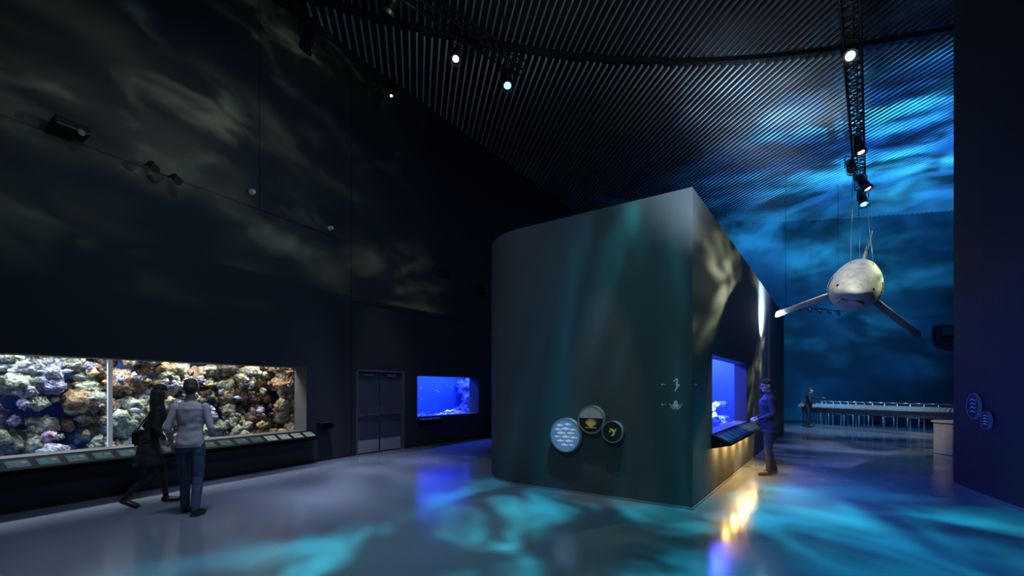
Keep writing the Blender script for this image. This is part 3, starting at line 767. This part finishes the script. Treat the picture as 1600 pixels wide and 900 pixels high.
def person(name,loc,heading,H,mats,P):
    S=H/1.78
    prims=[]
    cap=lambda p0,p1,r0,r1,tag:prims.append(('c',V(p0),V(p1),r0,r1,tag))
    lean=P.get('lean',(0,0))
    def LZ(z): f=max(0,(z-.92)/.55); return V((lean[1]*f,lean[0]*f,0))
    fem=P.get('female',False); k=.92 if fem else 1.0
    tors=[(.86,.150,.105,-.005),(.93,.168,.122,-.01),(1.0,.162,.118,-.005),(1.10,.145,.108,.0),(1.20,.152,.112,.005),(1.31,.172,.122,.005),(1.39,.178,.112,-.005),(1.45,.130,.088,-.012),(1.49,.075,.066,-.015)]
    if fem: tors=[(z,rx*(.93 if z>1.05 else 1.0)*(.92 if 1.05<z<1.15 else 1),ry*.93+(.012 if 1.28<z<1.35 else 0),y) for z,rx,ry,y in tors]
    if P.get('coat'): tors=[(z,rx*1.10,ry*(1.28 if z<1.42 else 1.12),y) for z,rx,ry,y in tors]
    split=P.get('hem',.93)
    up=[t for t in tors if t[0]>=split-.02]
    if P.get('coat'): up=[(split-.06,.185,.150,-.005)]+up
    elif not P.get('skirt'): up=[(split-.01,.172,.126,-.005)]+up
    prims.append(('l',[(V((0,y,z))+LZ(z),rx,ry) for z,rx,ry,y in up],'top'))
    prims.append(('l',[(V((0,-.005,z)),rx,ry) for z,rx,ry in ((.84,.140,.10),(.90,.162,.118),(.98,.155,.112),(1.02,.145,.105))],'bottom'))
    if P.get('skirt'):
        z0=P['skirt']; prims.append(('l',[(V((0,0,z0)),.215,.19),(V((0,0,z0+.12)),.205,.17),(V((0,0,.86)),.18,.135),(V((0,0,.98)),.15,.11)],'top'))
    for s,side in ((-1,'L'),(1,'R')):
        hip=V((s*.088,0,.90)); kn=V(P['knee'+side]); an=V(P['ank'+side]); toe=V(P['toe'+side])
        q=1.0 if not fem else .86
        cap(hip,kn,.090*q,.064*q,'bottom'); cap(kn,an,.064*q,.054*q if not fem else .036,'bottom')
        heel=an+V((0,-.025,-.045)); 
        cap(heel,toe,.040,.034,'shoe'); cap(an,heel,.040,.038,'shoe'); cap(heel+V((.01,0,-.01)),toe+V((.016*1,-.02,0)),.034,.032,'shoe')
        sh=V((s*.175*(k),-.012,1.415))+LZ(1.42); el=V(P['elb'+side])+LZ(1.15)*P.get('armf',1); wr=V(P['wri'+side])+LZ(1.0)*P.get('armf',1)
        cap(sh,el,.056*k+(.010 if P.get('coat') else 0),.044*k+(.008 if P.get('coat') else 0),'top'); 
        if P.get('short'): 
            mm=el.lerp(wr,.15); cap(el,mm,.043,.041,'top'); cap(mm,wr,.034,.025,'skin')
        else: cap(el,wr-(wr-el)*.05,.044*k+(.008 if P.get('coat') else 0),.034*k,'top')
        hd=V(P['hand'+side]).normalized(); pn=V(P['palm'+side]).normalized(); sd=hd.cross(pn).normalized(); pn=sd.cross(hd).normalized()
        hs=.92 if fem else 1.0
        cap(wr,wr+hd*.03,.024,.024,'skin')
        for j in (-1.5,-.5,.5,1.5):
            cap(wr+hd*.03+sd*j*.012,wr+hd*.085*hs+sd*j*.019,.0155,.0125,'skin')
        for j,ln in ((-1.5,.062),(-.5,.074),(.5,.080),(1.5,.070)):
            b0=wr+hd*.088*hs+sd*j*.020; c1=math.radians(P.get('curl',30)); 
            m1=b0+(hd*math.cos(c1*.6)+pn*math.sin(c1*.6)).normalized()*ln*.45; m2=m1+(hd*math.cos(c1*1.5)+pn*math.sin(c1*1.5))*ln*.32; m3=m2+(hd*math.cos(c1*2.1)+pn*math.sin(c1*2.1))*ln*.25
            cap(b0,m1,.0095,.0085,'skin');cap(m1,m2,.0085,.008,'skin');cap(m2,m3,.008,.007,'skin')
        t0=wr+hd*.035+sd*.028; t1=t0+(hd*.7+sd*.6+pn*.35).normalized()*.045; t2=t1+(hd*.9+sd*.2+pn*.3).normalized()*.032
        cap(t0,t1,.0125,.0105,'skin'); cap(t1,t2,.0105,.0085,'skin')
    hy=P.get('yaw',0); hp=P.get('pitch',0)
    HR=Matrix.Rotation(math.radians(hy),3,'Z')@Matrix.Rotation(math.radians(-hp),3,'X')
    nb=V((0,-.01,1.52))+LZ(1.55)
    def hpnt(x,y,z): return nb+HR@V((x,y,z-1.52))
    cap(V((0,-.02,1.43))+LZ(1.43),hpnt(0,-.005,1.575),.058*k,.054*k,'skin')
    cap(V((0,-.022,1.455))+LZ(1.455),V((0,-.012,1.485+(.03 if P.get('coat') else 0)))+LZ(1.48),.070*k,.066*k,'top')
    E=lambda c,r,tag:prims.append(('e',hpnt(*c),V(r),HR.copy(),tag))
    E((0,-.004,1.678),(.075,.096,.102),'skin'); E((0,.028,1.612),(.058,.068,.066),'skin'); E((0,.062,1.575),(.03,.032,.024),'skin')
    E((0,.060,1.685),(.056,.036,.02),'skin')
    cap(hpnt(0,.092,1.672),hpnt(0,.110,1.638),.010,.0145,'skin')
    for s in (-1,1):
        E((s*.080,.0,1.652),(.011,.022,.034),'skin'); E((s*.030,.0835,1.668),(.013,.010,.008),'eye'); E((s*.03,.088,1.688),(.02,.008,.005),'hair'); E((s*.036,.066,1.63),(.025,.03,.022),'skin')
    E((0,.094,1.597),(.024,.008,.009),'lip')
    E((0,-.012,1.712),(.083,.096,.086),'hair'); E((0,-.038,1.665),(.082,.080,.088),'hair')
    if P.get('beard'): E((0,.052,1.568),(.046,.05,.026),'hair')
    if P.get('longhair'):
        cap(hpnt(0,-.06,1.66),hpnt(0,-.085,1.50),.078,.070,'hair'); cap(hpnt(0,-.085,1.50),hpnt(.0,-.10,1.36),.070,.04,'hair')
        for s in (-1,1): cap(hpnt(s*.065,-.02,1.66),hpnt(s*.07,-.04,1.46),.032,.028,'hair')
    bm=bmesh.new()
    for p in prims:
        if p[0]=='c': cap_mesh(bm,p[1],p[2],p[3],p[4])
        elif p[0]=='e':
            M4=Matrix.Translation(p[1])@p[3].to_4x4()@Matrix.Diagonal((*p[2],1)); bmesh.ops.create_uvsphere(bm,u_segments=20,v_segments=12,radius=1,matrix=M4)
        else:
            R=[]; n=28; rs=p[1]
            for c,rx,ry in rs: R.append([bm.verts.new(c+V((rx*math.cos(2*math.pi*i/n),ry*math.sin(2*math.pi*i/n),0))) for i in range(n)])
            for A_,B_ in zip(R[:-1],R[1:]):
                for i in range(n): bm.faces.new((A_[i],A_[(i+1)%n],B_[(i+1)%n],B_[i]))
            bm.faces.new(R[0][::-1]); bm.faces.new(R[-1])
    me=bpy.data.meshes.new('tmp'); bm.to_mesh(me); bm.free()
    o=bpy.data.objects.new('tmp',me); COL.objects.link(o)
    md=o.modifiers.new('r','REMESH'); md.mode='VOXEL'; md.voxel_size=P.get('vox',.0060)
    md=o.modifiers.new('s','SMOOTH'); md.factor=.5; md.iterations=3
    dg=bpy.context.evaluated_depsgraph_get(); m2=bpy.data.meshes.new_from_object(o.evaluated_get(dg)); bpy.data.objects.remove(o)
    nv=len(m2.vertices); co=np.empty(nv*3); m2.vertices.foreach_get('co',co); co=co.reshape(-1,3)
    co[:,2]=np.maximum(co[:,2],0.0)
    for i in range(nv):
        x,y,z=co[i]
        if .1<z<1.42: 
            w=noise.noise(V((x*9,y*9,z*14)))*.009; l=math.hypot(x,y)+1e-6; co[i,0]+=x/l*w; co[i,1]+=y/l*w
    m2.vertices.foreach_set('co',co.ravel())
    npoly=len(m2.polygons); ctr=np.empty(npoly*3); m2.polygons.foreach_get('center',ctr); ctr=ctr.reshape(-1,3)
    best=np.full(npoly,1e9); idx=np.zeros(npoly,int); tags=['top','bottom','skin','hair','shoe','eye','lip']
    for p in prims:
        if p[0]=='c':
            a=np.array(p[1]);b=np.array(p[2]);d=b-a;L2=max(1e-9,d@d);t=np.clip(((ctr-a)@d)/L2,0,1); q=a+t[:,None]*d; dd=np.linalg.norm(ctr-q,axis=1)-(p[3]+(p[4]-p[3])*t)
        elif p[0]=='e':
            Rm=np.array(p[3]); q=(ctr-np.array(p[1]))@Rm/np.array(p[2]); dd=(np.linalg.norm(q,axis=1)-1)*min(p[2])
        else:
            zs=np.array([r[0].z for r in p[1]]); z=np.clip(ctr[:,2],zs[0],zs[-1]); f=lambda arr:np.interp(z,zs,arr)
            cx=f([r[0].x for r in p[1]]);cy=f([r[0].y for r in p[1]]);rx=f([r[1] for r in p[1]]);ry=f([r[2] for r in p[1]])
            dd=(np.sqrt(((ctr[:,0]-cx)/rx)**2+((ctr[:,1]-cy)/ry)**2)-1)*np.minimum(rx,ry); dz=ctr[:,2]-z; dd=np.where(np.abs(dz)>1e-6,np.sqrt(np.maximum(dd,0)**2+dz**2),dd)
        ti=tags.index(p[-1]); w=dd-(.002 if p[-1] in('eye','lip') else 0)
        m=w<best; best[m]=w[m]; idx[m]=ti
    for t in tags: m2.materials.append(mats[t])
    m2.polygons.foreach_set('material_index',idx.astype(np.int32)); m2.polygons.foreach_set('use_smooth',[True]*npoly)
    m2.name=name+'_body'
    th=math.atan2(-heading[0],heading[1])
    e=empty(name,M=Matrix.Translation((loc[0],loc[1],.001))@Matrix.Rotation(th,4,'Z')@Matrix.Diagonal((S,S,S,1)))
    b=bpy.data.objects.new('body',m2); link(b,e)
    if P.get('glasses'):
        bm=bmesh.new()
        for s in (-1,1):
            q=[hpnt(s*.033+.021*math.cos(a),.108,1.668+.016*math.sin(a)) for a in np.linspace(0,2*math.pi,13)]
            for a_,b_ in zip(q[:-1],q[1:]): add_cyl(bm,a_,b_,.0026,n=5)
            add_cyl(bm,hpnt(s*.055,.106,1.672),hpnt(s*.086,0,1.672),.0026,n=5)
        add_cyl(bm,hpnt(-.012,.108,1.67),hpnt(.012,.108,1.67),.0026,n=5)
        obj_from_bm('glasses',bm,M_black,e)
    if P.get('bag'):
        bm=bmesh.new(); add_box(bm,(-.27,-.08,.98),(.10,.26,.24)); bmesh.ops.bevel(bm,geom=bm.edges[:],offset=.03,segments=3,affect='EDGES')
        add_cyl(bm,(-.25,-.16,1.08),V((-.14,-.05,1.47))+LZ(1.45),.010,n=6); add_cyl(bm,(-.25,.02,1.08),V((-.13,.05,1.46))+LZ(1.45),.010,n=6)
        obj_from_bm('shoulder_bag',bm,M_black,e)
    return e
skin=mat('skin',(.50,.30,.22),.5,var=.08,nscale=20); lip=mat('lips',(.42,.17,.15),.45); eye=mat('eyes',(.05,.04,.04),.2)
hair_d=mat('hair_dark',(.025,.018,.014),.5,var=.4,nscale=40,bump=.4,bscale=120)
hair_b=mat('hair_brown',(.05,.035,.025),.5,var=.4,nscale=40,bump=.4,bscale=120)
jean=mat('denim',(.06,.085,.15),.85,var=.25,nscale=12,bump=.2,bscale=200)
jeand=mat('denim_dark',(.022,.028,.045),.85,var=.25,nscale=12,bump=.2,bscale=200)
navy_=mat('jacket_navy',(.018,.022,.032),.7,var=.2,nscale=10,bump=.2,bscale=80)
shirt=mat('shirt_pale',(.52,.44,.47),.8,var=.1,nscale=8,bump=.2,bscale=60)
blk=mat('cloth_black',(.014,.013,.016),.8,var=.3,nscale=10,bump=.2,bscale=80)
tight=mat('tights_dark',(.015,.013,.015),.6)
sh_b=mat('leather_brown',(.07,.05,.04),.45); sh_k=mat('leather_black',(.02,.02,.022),.35)
def ms(top,bottom,hair,shoe): return dict(top=top,bottom=bottom,skin=skin,hair=hair,shoe=shoe,eye=eye,lip=lip)
person('man_in_dark_jacket',(4.88,8.78),(-.90,.30),1.81,ms(navy_,jeand,hair_d,sh_b),dict(
 kneeL=(-.10,.035,.49),ankL=(-.115,.03,.10),toeL=(-.14,.19,.034),kneeR=(.10,.01,.49),ankR=(.115,-.10,.10),toeR=(.15,.05,.034),
 elbL=(-.235,-.03,1.14),wriL=(-.15,.20,1.03),handL=(.5,.75,-.1),palmL=(.2,.2,-1),elbR=(.235,-.05,1.14),wriR=(.14,.18,1.05),handR=(-.5,.8,-.1),palmR=(-.2,.2,-1),
 lean=(.03,0),yaw=18,pitch=12,coat=True,hem=.86,glasses=True,curl=32))
person('man_in_pale_shirt',(-4.18,6.02),(-.25,.97),1.745,ms(shirt,jean,hair_b,sh_k),dict(
 kneeL=(-.10,.10,.49),ankL=(-.10,.10,.10),toeL=(-.12,.27,.034),kneeR=(.10,-.02,.49),ankR=(.115,-.16,.11),toeR=(.15,.0,.034),
 elbL=(-.245,-.06,1.14),wriL=(-.25,.08,.93),handL=(.05,.3,-.9),palmL=(1,0,0),elbR=(.25,-.04,1.14),wriR=(.20,.19,1.06),handR=(-.5,.7,.1),palmR=(-.6,0,-.6),
 lean=(.02,0),yaw=20,pitch=3,short=True,hem=.90,curl=35))
person('woman_in_black_coat',(-5.06,6.46),(.80,.60),1.68,ms(blk,tight,hair_d,sh_k),dict(
 kneeL=(-.09,.15,.51),ankL=(-.08,.20,.10),toeL=(-.09,.36,.034),kneeR=(.09,.02,.49),ankR=(.09,-.27,.17),toeR=(.10,-.13,.036),
 elbL=(-.22,-.10,1.16),wriL=(-.23,.06,.98),handL=(0,.6,-.7),palmL=(1,0,0),elbR=(.23,.02,1.16),wriR=(.22,.16,.98),handR=(0,.5,-.8),palmR=(-1,0,0),
 lean=(.13,0),yaw=35,pitch=0,female=True,skirt=.60,longhair=True,bag=True,curl=30))
person('visitor_leaning_on_rail',(12.62,19.75),(.78,-.62),1.68,ms(blk,jeand,hair_b,sh_k),dict(
 kneeL=(-.10,.03,.49),ankL=(-.12,-.02,.10),toeL=(-.14,.14,.034),kneeR=(.10,.02,.49),ankR=(.12,-.04,.10),toeR=(.15,.12,.034),
 elbL=(-.19,.27,1.30),wriL=(-.16,.50,1.33),handL=(.1,1,0),palmL=(0,0,-1),elbR=(.25,.08,1.14),wriR=(.16,.28,1.08),handR=(-.4,.8,0),palmR=(0,0,-1),
 lean=(.08,0),yaw=0,pitch=5,coat=True,hem=.88,curl=20,vox=.009))

# ------------------------------------------------------------ lights
def spot(name,loc,aim,power,color,angle,blend=.5,gobo=None,radius=.08,stretch=(1,2.0,1),rot=.6):
    l=bpy.data.lights.new(name,'SPOT'); l.energy=power; l.color=(1,1,1) if gobo else color; l.spot_size=math.radians(angle); l.spot_blend=blend; l.shadow_soft_size=radius
    o=bpy.data.objects.new(name,l); o.location=loc; o.rotation_euler=(V(aim)-V(loc)).to_track_quat('-Z','Y').to_euler(); COL.objects.link(o)
    if gobo:
        scale,lo,hi,dist,col2,seed=gobo
        l.use_nodes=True; nt=l.node_tree; em=nt.nodes['Emission']
        tc=nt.nodes.new('ShaderNodeTexCoord'); mp=nt.nodes.new('ShaderNodeMapping'); mp.inputs['Location'].default_value=(seed,seed*.7,0); mp.inputs['Scale'].default_value=stretch; mp.inputs['Rotation'].default_value=(0,0,rot)
        nt.links.new(tc.outputs['Normal'],mp.inputs[0])
        n=nt.nodes.new('ShaderNodeTexNoise'); n.inputs['Scale'].default_value=scale; n.inputs['Detail'].default_value=3.5; n.inputs['Distortion'].default_value=dist; n.inputs['Roughness'].default_value=.55
        nt.links.new(mp.outputs[0],n.inputs['Vector'])
        mr=nt.nodes.new('ShaderNodeMapRange'); mr.interpolation_type='SMOOTHSTEP'; mr.inputs[1].default_value=lo; mr.inputs[2].default_value=hi; mr.inputs[3].default_value=.05; mr.inputs[4].default_value=1
        nt.links.new(n.outputs['Fac'],mr.inputs[0])
        n2=nt.nodes.new('ShaderNodeTexNoise'); n2.inputs['Scale'].default_value=scale*.4; n2.inputs['Detail'].default_value=1; nt.links.new(mp.outputs[0],n2.inputs['Vector'])
        mr2=nt.nodes.new('ShaderNodeMapRange'); mr2.inputs[1].default_value=.38; mr2.inputs[2].default_value=.62; nt.links.new(n2.outputs['Fac'],mr2.inputs[0])
        mr3=nt.nodes.new('ShaderNodeMapRange'); mr3.inputs[1].default_value=.36; mr3.inputs[2].default_value=.62; mr3.inputs[3].default_value=.25; mr3.inputs[4].default_value=1.3; nt.links.new(n2.outputs['Fac'],mr3.inputs[0])
        mu=nt.nodes.new('ShaderNodeMath'); mu.operation='MULTIPLY'; nt.links.new(mr.outputs[0],mu.inputs[0]); nt.links.new(mr3.outputs[0],mu.inputs[1])
        mx=nt.nodes.new('ShaderNodeMix'); mx.data_type='RGBA'; mx.inputs[6].default_value=(*color,1); mx.inputs[7].default_value=(*col2,1)
        nt.links.new(mr2.outputs[0],mx.inputs[0]); nt.links.new(mx.outputs[2],em.inputs['Color']); nt.links.new(mu.outputs[0],em.inputs['Strength'])
    return o
# ceiling
spot('uplight_ceiling_left',(1.8,8.6,3.0),(0.0,13.2,9.8),7600,(.86,.94,1),74,.8,radius=.3)
spot('uplight_ceiling_near',(2.5,5.0,3.0),(3.0,8.5,9.8),700,(.70,.85,1),80,.9,radius=.3)
spot('uplight_ceiling_mid',(6.5,11.5,3.0),(5.5,15.5,9.8),6500,(.65,.82,1),84,.9,(4,.20,.75,.5,(.5,.75,1),2),radius=.3)
spot('water_effect_ceiling',(11,13.0,4.6),(12.6,15.5,9.8),13500,(.01,.15,.85),116,.7,(4.5,.36,.70,.5,(.03,.42,.95),5))
spot('water_effect_back',(11.5,12.5,6.8),(14.6,22.4,5.4),9500,(.01,.17,.75),85,.7,(4.5,.38,.78,.4,(.03,.46,.85),11))
spot('back_wall_wash',(12.5,14,7.5),(14.5,22.4,4.5),1000,(.02,.28,.80),90,.9,radius=.4)
# left wall
spot('water_effect_left_wall',tuple(GP),(-5.3,8.4,7.2),4200,(.30,.52,.55),66,.7,(7,.50,.76,.5,(.62,.70,.40),21),radius=.03)
spot('wall_wash_left',(0,3,8),(-4.5,10.5,2.0),420,(.45,.72,1),90,1,radius=.5)
spot('door_added_fill',(-1.6,9.8,8.0),(-3.3,12.2,1.0),260,(.75,.8,1),24,.8)  # added fill to brighten the doors, no fixture behind it
# floor
spot('water_effect_floor',(1.4,4.3,9.4),(1.8,4.3,0),14500,(.0,.38,.62),66,.6,(4.5,.42,.70,.7,(.04,.62,.68),33))
spot('floor_wash_left',(-3.0,8.6,8.2),(-2.6,8.8,0),3600,(.52,.62,1),50,.9,(5,.25,.7,.5,(.62,.70,1),4),radius=.4)
spot('floor_wash_front',(-2.8,5.0,8.5),(-2.8,5.0,0),1100,(.58,.70,1),56,1,radius=.4)
spot('floor_wash_right',(7.8,12.2,8.2),(7.6,11.8,0),2800,(.20,.28,1),70,.8,(4,.3,.7,.5,(.34,.42,.95),8))
spot('floor_wash_corner',(4.6,4.0,8.4),(5.0,5.4,0),3800,(.03,.22,.80),48,.8,(5,.38,.68,.7,(.0,.55,.75),13))
# pavilion
spot('pavilion_wash',(-2.2,-.5,7.5),(1,7.3,2.2),380,(.74,.88,1),50,1,radius=.4)
spot('pavilion_teal_streak',(3.2,2.2,8.6),(2.25,6.40,1.2),420,(.0,.36,.62),12,.9,(5,.30,.62,.4,(.05,.50,.7),3),stretch=(2.5,.6,1),rot=0)
spot('sign_light',(.35,5.70,7.8),(1.40,6.95,.75),380,(1,.93,.85),13,.5,radius=.03)
spot('water_effect_pavilion_side',(11.3,11.2,5.3),(5.0,9.9,3.4),3600,(.50,.62,.25),58,.5,(10,.44,.70,.5,(.92,.95,.62),17))
spot('shark_key',(3.2,5.2,8.0),(7.4,10.0,3.7),2800,(1,.98,.93),20,.5,radius=.2)
spot('right_wall_wash',(3.5,3.5,7.5),(7,6.8,.9),110,(.15,.17,1),46,1)
spot('right_man_added_fill',(5.6,6.9,7.6),(4.9,8.8,1.0),420,(.9,.95,1),18,.6)  # extra lamp put in because the man came out too dark
spot('visitor_area_light',(11,16,8),(13.2,18,0),2600,(.35,.60,1),46,.8)
w=bpy.data.worlds.new('world'); sc.world=w; w.use_nodes=True; w.node_tree.nodes['Background'].inputs[0].default_value=(.01,.02,.04,1); w.node_tree.nodes['Background'].inputs[1].default_value=.3

# ------------------------------------------------------------ camera
cd=bpy.data.cameras.new('cam'); cam=bpy.data.objects.new('camera',cd); COL.objects.link(cam)
cam.location=(0,0,1.62); cam.rotation_euler=(math.pi/2,0,0); cd.sensor_width=36; cd.lens=36*724/1600; cd.shift_y=158/1600; cd.clip_end=200
sc.camera=cam
